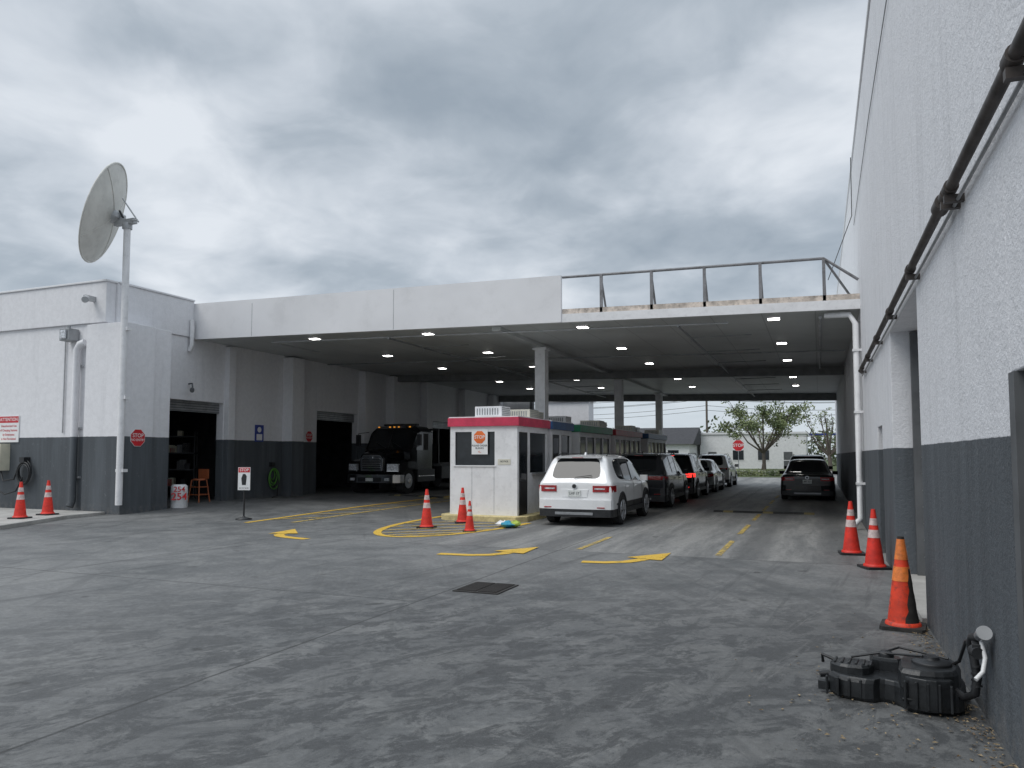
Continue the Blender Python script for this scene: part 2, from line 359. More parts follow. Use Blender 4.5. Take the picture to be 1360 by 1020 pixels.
# satellite dish
D=empty('satellite_dish'); pb=MB(); px,py=-17.72,15.08
pb.tube([(px,py,.3),(px,py,8.0)],.09,'white',16)
for z in (1.2,3.2,5.1): pb.box(px-.14,px+.14,py-.02,PY0+.02,z,z+.08,'white')
pb.cyl((px,py,7.95),(px,py,8.12),.13,'galv'); pb.box(px-.45,px+.3,py-.07,py+.07,8.08,8.22,'galv')
pb.build('mast',parent=D)
dm=MB(); Rr=1.44; n=40; rings=10; vs=[]
for k in range(rings+1):
    r=Rr*k/rings
    for i in range(n): a=2*math.pi*i/n; vs.append((r*math.cos(a),r*math.sin(a),.26*(r/Rr)**2))
dm.add(vs,[(k*n+i,k*n+(i+1)%n,(k+1)*n+(i+1)%n,(k+1)*n+i) for k in range(rings) for i in range(n)],'dish',True)
for i in range(4):
    a=2*math.pi*(i+.5)/4; dm.tube([(r*math.cos(a),r*math.sin(a),.26*(r/Rr)**2-.006) for r in [.1+1.32*q/8 for q in range(9)]],.010,'dish',6)
dm.tube([(Rr*math.cos(2*math.pi*i/40),Rr*math.sin(2*math.pi*i/40),.26) for i in range(41)],.028,'dish',8)
dm.cyl((0,0,-.28),(0,0,0.02),.14,'galv',.2); dm.box(-.3,.3,-.04,.04,-.2,-.12,'galv')
for a in (0,2.1,4.2): dm.tube([(.5*math.cos(a),.5*math.sin(a),.04),(.05*math.cos(a),.05*math.sin(a),.42)],.014,'galv',6)
dm.cyl((0,0,.38),(0,0,.5),.06,'galv')
do=dm.build('reflector',recalc=False,parent=D)
nrm=Vector((-.76,-.56,.30)).normalized(); up=Vector((0,0,1)); xa=up.cross(nrm).normalized(); ya=nrm.cross(xa)
do.matrix_world=Matrix.Translation(Vector((-18.22,15.05,8.36)))@Matrix((xa,ya,nrm)).transposed().to_4x4()
st=MB(); st.tube([(-17.95,15.1,8.85),(-17.15,14.95,8.05)],.02,'galv'); st.tube([(-17.2,14.95,8.1),(-17.72,15.08,8.2)],.03,'galv'); st.tube([(-18.12,15.1,8.33),(px,py,8.15)],.07,'galv'); st.tube([(-18.0,15.05,8.5),(px,py,8.05)],.03,'black',6)
st.build('actuator',parent=D)
lf=MB(); lf.box(-20.22,-19.82,FY-.35,FY-.02,4.95,5.3,'steel'); lf.box(-20.14,-19.90,FY-.40,FY-.35,5.0,5.25,'headl'); lf.cyl((-20.02,FY-.2,5.3),(-20.02,FY-.2,5.4),.05,'steel'); lf.build('wall_floodlight',.02)
cm=MB(); cm.cyl((-19.15,FY-.35,6.1),(-18.9,FY-.6,6.0),.09,'galv'); cm.box(-19.23,-19.13,FY-.4,FY-.07,6.05,6.2,'galv'); cm.build('security_camera')
cm=MB(); cm.cyl((LX+.25,18.3,3.75),(LX+.4,18.15,3.7),.07,'darkgrey'); cm.tube([(LX,18.4,3.95),(LX+.2,18.35,3.95),(LX+.27,18.3,3.8)],.025,'darkgrey'); cm.build('security_camera')
cx_=-19.72
dp=MB(); dp.tube([(cx_+.25,FY-.1,4.9),(cx_+.1,FY-.14,4.85),(cx_,FY-.15,4.7),(cx_,FY-.15,.35),(cx_,FY-.22,.2)],.10,'wallL',12)
for z in (1,2.4,4.2): dp.box(cx_-.13,cx_+.13,FY-.06,FY,z,z+.06,'galv')
dp.build('downspout')
dp=MB(); dp.tube([(-20.35,FY-.04,5.3),(-20.35,FY-.04,2.3)],.02,'galv',8); dp.build('wall_conduit')
dp=MB(); dp.tube([(LX+.12,18.35,6.0),(LX+.14,18.35,5.7),(LX+.14,18.35,5.2),(LX+.05,18.35,5.0)],.07,'white',10); dp.build('downspout')
ox=.48
bx=MB(); bx.box(-23.75+ox,-23.1+ox,FY-.3,FY,1.2,2.0,'cream'); bx.box(-23.7+ox,-23.15+ox,FY-.34,FY-.3,1.3,1.9,'cream'); bx.box(-23.4+ox,-23.3+ox,FY-.35,FY-.34,1.5,1.7,'signblue')
bx.tube([(-23.2+ox,FY-.2,1.2),(-23.0+ox,FY-.25,.9),(-22.6+ox,FY-.2,.95),(-22.5+ox,FY-.15,1.3)],.025,'black'); bx.build('vehicle_charger',.03)
hc=MB()
for k in range(6):
    r=.26+.03*math.sin(k*2); hc.tube([(-22.3+ox+r*math.cos(a)+.02*k,FY-.08-.025*k,1.2+r*1.15*math.sin(a)-.02*k) for a in [2*math.pi*i/24 for i in range(25)]],.02,'black')
hc.tube([(-22.3+ox,FY-.15,1.0),(-22.5+ox,FY-.2,.6),(-22.9+ox,FY-.25,.5),(-23.3+ox,FY-.2,.62)],.02,'black'); hc.box(-22.4+ox,-22.2+ox,FY-.2,FY,1.45,1.6,'black'); hc.build('charging_cable')
sg=MB(); sg.box(-23.6+ox,-22.72+ox,FY-.03,FY-.005,2.05,2.85,'signwhite'); sg.box(-23.58+ox,-22.74+ox,FY-.034,FY-.03,2.64,2.83,'signred'); sg.text('ATTENTION',.14,(-23.16+ox,FY-.037,2.735),'signwhite')
for i,tt in enumerate(('Unauthorized Use','of Charging Stations','by Employees','is Not Permitted')): sg.text(tt,.095,(-23.16+ox,FY-.033,2.54-i*.13),'signred')
sg.build('attention_sign')
def octsign(name,loc,r,rz,txt,m='signred',pole=None,ts=.6):
    o=MB(); oc=[(r*math.cos(math.pi/8+i*math.pi/4),r*math.sin(math.pi/8+i*math.pi/4)) for i in range(8)]
    o.prism([(a*1.05,b_*1.05) for a,b_ in oc],'y',.0,.012,'signwhite'); o.prism(oc,'y',-.004,-.001,m)
    for i,tt in enumerate(txt): o.text(tt,ts*r*(1 if i==0 else .6),(0,-.007,(len(txt)-1)*.25*r-i*r*.5),'signwhite')
    if pole: o.cyl((0,.03,-pole),(0,.03,r),.03,'steel')
    return o.build(name,loc=loc,rz=rz)
octsign('wall_stop_sign',(PX_+.015,15.72,2.15),.25,math.pi/2,['STOP','NO ENTRY'],ts=.62)
octsign('wall_stop_sign',(LX+.015,24.6,2.4),.22,math.pi/2,['STOP','NO ENTRY'],ts=.62)
sg=MB(); sg.box(LX+.002,LX+.02,21.5,21.95,2.15,2.75,'signblue'); sg.box(LX+.02,LX+.024,21.58,21.87,2.2,2.42,'signwhite'); sg.cyl((LX+.02,21.72,2.58),(LX+.026,21.72,2.58),.1,'signwhite'); sg.build('blue_wall_sign')
hr=MB()
for k in range(6):
    r=.13+.03*k; hr.tube([(LX+.08+.03*(k%3),22.4+r*math.cos(a)+.03*math.sin(k*3),.95+r*math.sin(a)*1.35-.03*k) for a in [2*math.pi*i/20 for i in range(21)]],.018,'black' if k%3==1 else 'green')
hr.tube([(LX+.1,22.5,1.1),(LX+.15,22.65,.7),(LX+.3,22.4,.18),(LX+.5,21.9,.15)],.02,'black'); hr.box(LX,LX+.12,22.3,22.5,1.25,1.4,'black'); hr.build('garden_hose')
sp=MB(); z0=gz(-13.6,15.3); sp.lathe((0,0,z0),[(.2,0),(.2,.03),(.05,.06),(.03,.09)],'black'); sp.cyl((0,0,z0+.05),(0,0,.95+z0),.022,'black')
sp.box(-.16,.16,-.03,-.015,z0+.75,z0+1.33,'signwhite'); sp.box(-.15,.15,-.033,-.03,z0+1.2,z0+1.32,'signred'); sp.text('STOP',.1,(0,-.036,z0+1.26),'signwhite'); sp.text('DO NOT ENTER',.035,(0,-.033,z0+.8),'black')
sp.prism([(-.05,z0+.88),(.05,z0+.88),(.07,z0+1.1),(.03,z0+1.16),(-.03,z0+1.16),(-.07,z0+1.05)],'y',-.034,-.031,'black'); sp.build('do_not_enter_sign',loc=(-13.6,15.3,0),rz=.3)
dr=MB(); dr.lathe((0,0,0),[(.24,0),(.25,.05),(.24,.2),(.25,.22),(.24,.42),(.25,.45),(.23,.66),(.18,.7)],'white'); dr.text('254',.30,(.26*.72,-.26*.69,.34),'red',.8); dr.text('254',.22,(.26*.72,-.26*.69,.56),'red',.8); dr.build('plastic_drum',loc=(-18.0,17.45,gz(-18.2,17.3)))
ch=MB()
for a,b_ in ((-.2,-.2),(.2,-.2),(-.2,.2),(.2,.2)): ch.tube([(a*1.2,b_*1.2,0),(a*.8,b_*.8,.75)],.022,'wood')
ch.lathe((0,0,.73),[(.2,0),(.21,.02),(.19,.05)],'wood')
for z in (.25,.5): ch.box(-.2,.2,-.21,-.18,z,z+.03,'wood'); ch.box(-.2,.2,.18,.21,z,z+.03,'wood'); ch.box(.18,.21,-.2,.2,z,z+.03,'wood')
ch.box(-.22,.22,.18,.2,.78,1.1,'wood'); ch.build('wooden_stool',loc=(-19.05,19.3,.1))
# ------------------------------------------------------------------ canopy
CY0,CY1=18.5,44.2; RX=.94
def cz(x): return 5.42+( -.44)*(x-LX)/(RX-LX)
C=empty('drive_through_canopy'); c=MB(); zl,zr=cz(LX),cz(RX)
def slab(y0,y1,x0,x1,b0,t0,m): c.hexa([(x0,y0,cz(x0)+b0),(x1,y0,cz(x1)+b0),(x1,y1,cz(x1)+b0),(x0,y1,cz(x0)+b0),(x0,y0,cz(x0)+t0),(x1,y0,cz(x1)+t0),(x1,y1,cz(x1)+t0),(x0,y1,cz(x0)+t0)],m)
slab(CY0+.12,CY1,LX,RX,0,.28,'ceil'); XF=-6.15
c.hexa([(LX,CY0,zl-.02),(XF,CY0,cz(XF)-.02),(XF,CY0+.1,cz(XF)-.02),(LX,CY0+.1,zl-.02),(LX,CY0,6.56),(XF,CY0,6.36),(XF,CY0+.1,6.36),(LX,CY0+.1,6.56)],'fascia')
for x in (-16.3,-11.2): c.box(x,x+.012,CY0-.004,CY0,cz(x),6.4,'steel')
slab(CY0+.03,CY0+.1,XF,RX,-.02,.2,'white'); slab(CY0+.1,CY0+.3,XF,RX,.1,.34,'rust')
slab(30.6,30.9,LX,RX,-.30,-.002,'beam'); slab(43.7,44.0,LX,RX,-.38,-.002,'beam')
slab(CY0+.3,CY1-.6,-8.25,-8.0,-.12,-.005,'ceil')
c.build('deck',parent=C)
r=MB(); zt=lambda x:6.33-.02*(x-XF)
for x in (-5.1,-3.8,-2.5,-1.2,.2):
    r.box(x-.035,x+.035,CY0+.1,CY0+.17,cz(x)+.16,zt(x),'rail'); r.tube([(x,CY0+.14,zt(x)-.1),(x+.02,CY0+.55,cz(x)+.3)],.03,'rail',6)
r.tube([(XF,CY0+.13,zt(XF)),(.2,CY0+.13,zt(.2)),(RX-.02,CY0+.15,5.65)],.035,'rail',8); r.tube([(.2,CY0+.13,zt(.2)),(RX-.05,CY0+1.5,5.4)],.03,'rail',8)
r.build('railing',parent=C)
r=MB()
for x in (-11.6,-3.2):
    r.tube([(x,CY0+.4,cz(x)-.18),(x,CY1-1,cz(x)-.18)],.03,'steel')
    for y in (21,24,27,33,36,39): r.tube([(x,y,cz(x)-.18),(x,y,cz(x)-.3)],.012,'steel',6); r.tube([(x,y,cz(x)-.18),(x+1.6,y,cz(x)-.18)],.015,'steel',6)
r.tube([(-15.9,CY0+.5,cz(-15.9)-.14),(-2,CY0+.5,cz(-2)-.14)],.022,'galv'); r.tube([(-18,24.8,cz(-18)-.15),(.8,24.8,cz(.8)-.15)],.022,'steel')
r.tube([(.1,CY0+.5,cz(0)-.1),(.1,30,cz(0)-.1)],.04,'galv'); r.tube([(-15.9,CY0+.5,cz(-15.9)-.14),(-15.9,CY0+3,cz(-15.9)-.14)],.02,'galv')
r.build('sprinkler_pipes',parent=C)
lt=MB()
for x in (-14.5,-10.5,-5.8,-.95):
    for y in (19.3,23.6,27.9,34,38.2):
        z=cz(x); lt.box(x-.16,x+.16,y-.16,y+.16,z-.045,z-.002,'white'); lt.box(x-.13,x+.13,y-.13,y+.13,z-.052,z-.046,'lamp')
lt.build('ceiling_lamps',parent=C)
cl=MB()
for y in (22.4,32.4,41.4): cl.box(-8.27,-7.93,y-.17,y+.17,.1,cz(-8.1)-.125,'white'); cl.box(-8.33,-7.87,y-.23,y+.23,cz(-8.1)-.2,cz(-8.1)-.124,'white')
cl.build('columns',.01,parent=C)
dp=MB(); dp.tube([(.2,CY0+.35,cz(0)-.1),(.72,CY0+.2,cz(.8)-.12),(.83,CY0+.1,cz(.8)-.35),(.83,CY0+.1,.25),(.7,CY0+.05,.12)],.065,'white',12)
for z in (1,2.6,4): dp.box(.75,RX,CY0+.02,CY0+.18,z,z+.05,'white')
dp.build('downspout')
# ------------------------------------------------------------------ booths
I=MB(); I.prism([(-9.15,17.6),(-8.9,17.3),(-6.95,17.3),(-6.75,17.6),(-6.75,43),(-9.15,43)],'z',-.03,.14,'yellowcurb'); I.build('traffic_island',.02)
def ac(mb,x,y,z,m='white',w=.75,d=.6,h=.27):
    mb.box(x-w/2,x+w/2,y-d/2,y+d/2,z,z+h,m)
    for i in range(9): a=x-w/2+.05+i*(w-.1)/9; mb.box(a,a+.03,y-d/2-.006,y-d/2,z+.05,z+h-.05,'steel')
    for i in range(5): mb.box(x+w/2,x+w/2+.006,y-d/2+.05,y+d/2-.05,z+.04+i*.045,z+.055+i*.045,'steel')
def booth(y0,y1,band,first=False,acm='white'):
    b=MB(); x0,x1=-8.9,-7.02; z0=.14
    b.box(x0+.05,x1-.05,y0+.05,y1-.05,z0+.02,2.38,'bglass')
    b.box(x0,x1,y0,y0+.04,z0,1.4,'white'); b.box(x0,x0+.14,y0,y0+.04,1.4,2.4,'white'); b.box(x1-.62,x1,y0,y0+.04,1.4,2.4,'white'); b.box(x0+.14,x1-.62,y0,y0+.04,2.26,2.4,'white')
    b.box(x0+.1,x1-.58,y0-.025,y0,1.37,1.4,'white')
    for k in (.62,1.24): b.box(x0+k,x0+k+.008,y0-.003,y0,z0+.05,1.36,'steel')
    b.box(x0,x1,y1-.04,y1,z0,2.4,'white'); b.box(x0,x0+.04,y0+.04,y1-.04,z0,1.3,'white'); b.box(x0,x0+.04,y0+.04,y1-.04,2.2,2.4,'white')
    yd=y0+.12; b.box(x1-.04,x1,y0+.04,yd,z0,2.4,'white'); b.box(x1-.035,x1-.01,yd,yd+.62,z0+.02,2.25,'black'); b.box(x1-.045,x1-.008,yd+.08,yd+.54,1.0,2.15,'bglass')
    b.box(x1-.04,x1,yd,y1-.04,2.25,2.4,'white'); b.box(x1-.04,x1,yd+.62,yd+.78,z0,2.25,'white'); b.box(x1-.04,x1,yd+.78,y1-.04,z0,1.2,'white')
    n=max(1,int((y1-yd-.9)/.75))
    for i in range(1,n+1): yy=yd+.78+(y1-.1-yd-.78)*i/n; b.box(x1-.04,x1,yy-.035,yy+.035,1.2,2.25,'white')
    b.box(x1-.03,x1+.12,yd+.9,y1-.2,1.16,1.2,'steel')
    b.box(x0-.05,x1+.06,y0-.06,y1+.06,2.402,2.62,band); b.box(x0-.03,x1+.04,y0-.04,y1+.04,2.622,2.65,'white')
    ac(b,(x0+x1)/2+.05,y0+.5,2.652,acm)
    if y1-y0>2: ac(b,(x0+x1)/2+.45,y1-.7,2.652,'offwhite',.7,.7,.24)
    if first:
        b.box(-8.28,-7.83,y0-.012,y0-.004,1.68,2.32,'signwhite'); r=.17
        b.prism([(-8.055+r*math.cos(math.pi/8+i*math.pi/4),2.12+r*math.sin(math.pi/8+i*math.pi/4)) for i in range(8)],'y',y0-.017,y0-.013,'signorange'); b.text('STOP',.12,(-8.055,y0-.02,2.12),'signwhite')
        b.text('PLEASE ORDER\nBLANKS',.065,(-8.055,y0-.014,1.87),'black'); b.text('<-',.1,(-8.055,y0-.014,1.74),'signorange')
        b.box(-7.55,-7.2,y0-.01,y0-.004,1.42,1.56,'offwhite'); b.text('NOTICE',.06,(-7.375,y0-.013,1.5),'black')
    b.build('cashier_booth',.008)
booth(17.6,19.9,'pinkband',True); booth(20.2,22.1,'blueband',acm='offwhite'); booth(22.9,26.8,'greenband'); booth(27.4,31.8,'redband',acm='offwhite'); booth(33.2,37.5,'blueband')
bg=MB()
for k,(x,y,m_) in enumerate(((-6.62,16.0,'bag'),(-6.5,16.15,'bag2'),(-6.78,16.1,'signwhite'))):
    vs=[];n=10
    for j in range(5):
        for i in range(n):
            a=2*math.pi*i/n; rr=.13*math.sin(math.pi*(j+.5)/5)*(1+.5*random.random()); vs.append((x+rr*math.cos(a),y+rr*math.sin(a),.01+.03*j*(1+.4*random.random())))
    bg.add(vs,[(j*n+i,j*n+(i+1)%n,(j+1)*n+(i+1)%n,(j+1)*n+i) for j in range(4) for i in range(n)]+[tuple(range(4*n,5*n))],m_)
bg.build('plastic_bag')
# ------------------------------------------------------------------ right building
BR=empty('warehouse_building'); w=MB(); T=9.0
def rw(y0,y1,z0,z1): w.box(RX,RX+.5,y0,y1,z0,z1,'wallR')
rw(-12,3.6,-.05,T); rw(3.6,4.62,2.08,T); rw(4.62,8.45,-.05,T); rw(8.45,11.5,3.34,T); rw(11.5,13.3,-.05,T); rw(13.3,14.3,2.13,T); rw(14.3,48,-.05,T)
w.box(RX+.5,22,-12,48,T-.4,T-.3,'darkgrey'); w.box(RX+.5,22,47.6,48,0,T-.4,'wallR'); w.box(RX-.03,RX+.55,-12,48,T+.002,T+.08,'fascia')
w.box(RX+.42,RX+.5,3.6,4.62,-.05,2.08,'wallR'); w.build('walls',.01,parent=BR)
w=MB(); w.box(RX+.33,RX+.37,8.45,11.5,.06,3.34,'white')
for i in range(14): w.box(RX+.325,RX+.33,8.45,11.5,.3+i*.22,.315+i*.22,'steel')
w.box(RX+.28,RX+.33,8.46,8.52,.06,3.32,'darkgrey'); w.box(RX+.24,RX+.33,11.40,11.49,.06,3.32,'darkgrey')
w.box(RX+.2,RX+.25,13.3,14.3,0,2.13,'darkgrey'); w.box(RX+.1,RX+.14,3.7,4.55,0,2.04,'darkgrey'); w.box(RX-.012,RX+.1,4.5,4.62,0,2.08,'darkgrey')
w.build('doors',parent=BR)
w=MB(); w.box(RX-.04,RX+.33,8.45,11.5,-.02,.06,'slab'); w.build('door_sill',parent=BR)
w=MB(); zp=3.45
w.tube([(RX-.08,-2,zp),(RX-.08,8,zp),(RX-.08,14,zp),(RX-.08,17.8,zp+.02),(RX-.03,17.9,zp)],.036,'pipe',12)
w.tube([(RX-.04,-2,zp-.085),(RX-.04,17.8,zp-.09)],.012,'steel',8)
for y in (1.5,3.9,5.7,5.85,8.1,10.4,12.7,15,17): w.box(RX-.12,RX,y,y+.05,zp-.10,zp-.05,'pipe'); w.cyl((RX-.08,y-.03,zp),(RX-.08,y+.08,zp),.047,'pipe')
w.cyl((RX-.08,6.0,zp),(RX-.08,6.2,zp),.058,'pipe'); w.build('wall_pipe')
w=MB(); w.tube([(RX-.02,2,7.4),(RX-.02,8,7.35),(RX-.02,14,7.45),(RX-.02,20,7.3)],.008,'steel',6); w.tube([(RX-.05,20,T),(RX-.05,20.2,7.6),(.3,19.6,5.9)],.01,'black',6); w.build('wall_cable')
lv=MB()
for i in range(750):
    y=random.uniform(4.0,9.5); k=random.random()
    x=RX-.02-abs(random.gauss(0,.10 if k<.7 else .5)) if k<.8 else random.gauss(.35,.35)
    if k>.8: y=random.gauss(5.8,.7)
    if x>RX-.02: continue
    r=random.uniform(.006,.02); a=random.random()*6.28; z=.006+random.random()*.01
    lv.add([(x+r*math.cos(a),y+r*math.sin(a),z),(x-.5*r*math.sin(a),y+.5*r*math.cos(a),z+random.random()*.01),(x-r*math.cos(a),y-r*math.sin(a),z),(x+.5*r*math.sin(a),y-.5*r*math.cos(a),z+random.random()*.008)],[(0,1,2,3)],'dryleaf')
lv.build('fallen_leaves',recalc=False)
# ------------------------------------------------------------------ cones
def cone(x,y,h=.9,rz=0,dirty=False,z=None,tilt=0):
    b=MB(); s=h/.9; o='cone2' if dirty else 'cone'
    b.prism([(-.2*s,-.17*s),(-.17*s,-.2*s),(.17*s,-.2*s),(.2*s,-.17*s),(.2*s,.17*s),(.17*s,.2*s),(-.17*s,.2*s),(-.2*s,.17*s)],'z',.0,.035*s,'scuff' if dirty else 'black')
    R=lambda t:(.145-.115*t)*s
    def seg(t0,t1,m,e=0): b.lathe((0,0,0),[(R(t0)+e,.03*s+t0*.87*s),(R(t1)+e,.03*s+t1*.87*s)],m)
    b.lathe((0,0,0),[(.165*s,.035*s),(.16*s,.06*s),(R(.03),.07*s)],o)
    if dirty: seg(.0,.5,o); seg(.5,.66,'bando',.003); seg(.66,.74,'cone2'); seg(.74,.97,'bando',.003); seg(.97,1,'scuff')
    else: seg(0,.5,o); seg(.5,.64,'band',.002); seg(.64,.72,o); seg(.72,.84,'band',.002); seg(.84,1,o)
    if dirty:
        vs=[]
        for j in range(9):
            t=.02+.62*j/8; wd=1.3*(1-t)+.18*math.sin(j*2.3)
            for i in range(7): a=-.75+t*.5+(i/6-.5)*wd; r=R(t)+.004; vs.append((r*math.cos(a),r*math.sin(a),.03*s+t*.87*s))
        b.add(vs,[(j*7+i,j*7+i+1,(j+1)*7+i+1,(j+1)*7+i) for j in range(8) for i in range(6)],'scuff',True)
    ob=b.build('traffic_cone',loc=(x,y,gz(x,y)+.002 if z is None else z),rz=rz,recalc=False); ob.rotation_euler[0]=tilt; return ob
cone(-18.3,12.75,.9,.3,z=.1); cone(-18.75,13.8,.9,.1,z=.1); cone(-8.33,15.3,.88,.2); cone(-8.15,16.8,.86,.5); cone(-7.08,14.95,.66,.4)
cone(.47,13.95,.88,.1); cone(.72,12.35,.86,.35); cone(.71,8.2,.87,-.15,dirty=True)
# ------------------------------------------------------------------ fuel tank (flat moulded saddle shape, ribs, pump ring, filler neck)
T_=MB()
def blob(outl,z0,z1,sc=.9,m='tank'):
    cx=sum(p[0] for p in outl)/len(outl); cy=sum(p[1] for p in outl)/len(outl); P=outl; H=z1-z0
    Q=[]
    for i in range(len(P)): a,b_=P[i],P[(i+1)%len(P)]; Q+=[(a[0]*.8+b_[0]*.2,a[1]*.8+b_[1]*.2),(a[0]*.2+b_[0]*.8,a[1]*.2+b_[1]*.8)]
    P=Q; n=len(P); vs=[]; lv_=((z0,.93),(z0+H*.15,.98),(z0+H*.8,.97),(z0+H*.95,sc+.03),(z1,sc))
    for z,k in lv_: vs+=[(cx+(p[0]-cx)*k,cy+(p[1]-cy)*k,z) for p in P]
    T_.add(vs,[(j*n+i,j*n+(i+1)%n,(j+1)*n+(i+1)%n,(j+1)*n+i) for j in range(4) for i in range(n)]+[tuple(range(n))[::-1],tuple(range(4*n,5*n))],m)
blob([(-.46,-.10),(-.43,.08),(-.34,.12),(-.32,.22),(-.14,.25),(-.1,.18),(.02,.22),(.1,.3),(.3,.3),(.40,.2),(.41,.02),(.38,-.24),(.26,-.3),(.08,-.33),(.0,-.2),(-.1,-.16),(-.16,-.24),(-.36,-.22)],.0,.15)
blob([(-.44,-.08),(-.40,.06),(-.2,.1),(-.14,.02),(-.18,-.14),(-.34,-.16)],.13,.21,.85)
blob([(-.16,.04),(-.2,.18),(.0,.18),(.04,.05)],.13,.24,.88)
blob([(.0,-.26),(.0,.1),(.08,.2),(.32,.2),(.38,.05),(.35,-.2),(.25,-.27),(.1,-.3)],.12,.26,.88)
blob([(.03,-.3),(.2,-.34),(.34,-.27),(.3,-.2),(.06,-.2)],.02,.22,.9)
T_.lathe((.2,-.04,.255),[(.12,0),(.12,.02),(.10,.03),(.05,.035),(.045,.055)],'black',24); T_.lathe((-.08,.12,.235),[(.05,0),(.05,.025),(.03,.04)],'black',16)
for k in range(6): T_.box(-.40+.045*k,-.385+.045*k,-.10,.03,.205,.22,'tank')
for k in range(5): T_.box(.04+.065*k,.055+.065*k,-.335,-.30,.03,.2,'tank')
for k in range(4): T_.box(-.44+.07*k,-.425+.07*k,-.235,-.2,.02,.14,'tank')
T_.tube([(.4*math.cos(a)*.99,.31*math.sin(a),.078) for a in [-1.5+2.8*i/16 for i in range(17)]],.012,'tank',6)
T_.tube([(-.44,0,.1),(-.50,-.02,.09)],.022,'black'); T_.tube([(-.4,.1,.17),(-.5,.12,.2),(-.5,.16,.14)],.012,'black'); T_.box(-.5,-.43,-.14,-.10,.02,.08,'tank')
T_.tube([(-.3,.05,.22),(-.12,.1,.26),(.05,.02,.285),(.15,-.03,.30)],.009,'black',6); T_.tube([(-.08,.12,.27),(.0,.2,.29),(.15,.16,.28),(.3,.1,.27)],.009,'black',6)
T_.tube([(.30,-.16,.15),(.38,-.24,.12),(.435,-.27,.16),(.45,-.26,.26),(.435,-.25,.38),(.42,-.24,.46),(.43,-.29,.51),(.455,-.38,.53),(.47,-.48,.56)],.026,'black',12)
for z in (.2,.24,.28,.32): T_.cyl((.447,-.262,z),(.445,-.26,z+.012),.031,'black',n=14)
T_.tube([(.3,.1,.22),(.36,-.05,.3),(.40,-.12,.45),(.43,-.32,.50)],.011,'black')
T_.cyl((.465,-.45,.555),(.48,-.53,.59),.034,'alloy'); T_.cyl((.48,-.53,.59),(.484,-.55,.597),.042,'galv')
T_.tube([(.47,-.46,.53),(.485,-.50,.44),(.47,-.52,.36),(.43,-.56,.32)],.013,'signwhite',8); T_.box(.42,.48,-.48,-.38,.45,.51,'black'); T_.cyl((.43,-.42,.46),(.45,-.50,.46),.035,'black')
T_.build('fuel_tank',.008,loc=(.47,5.86,.004),rz=-.12)
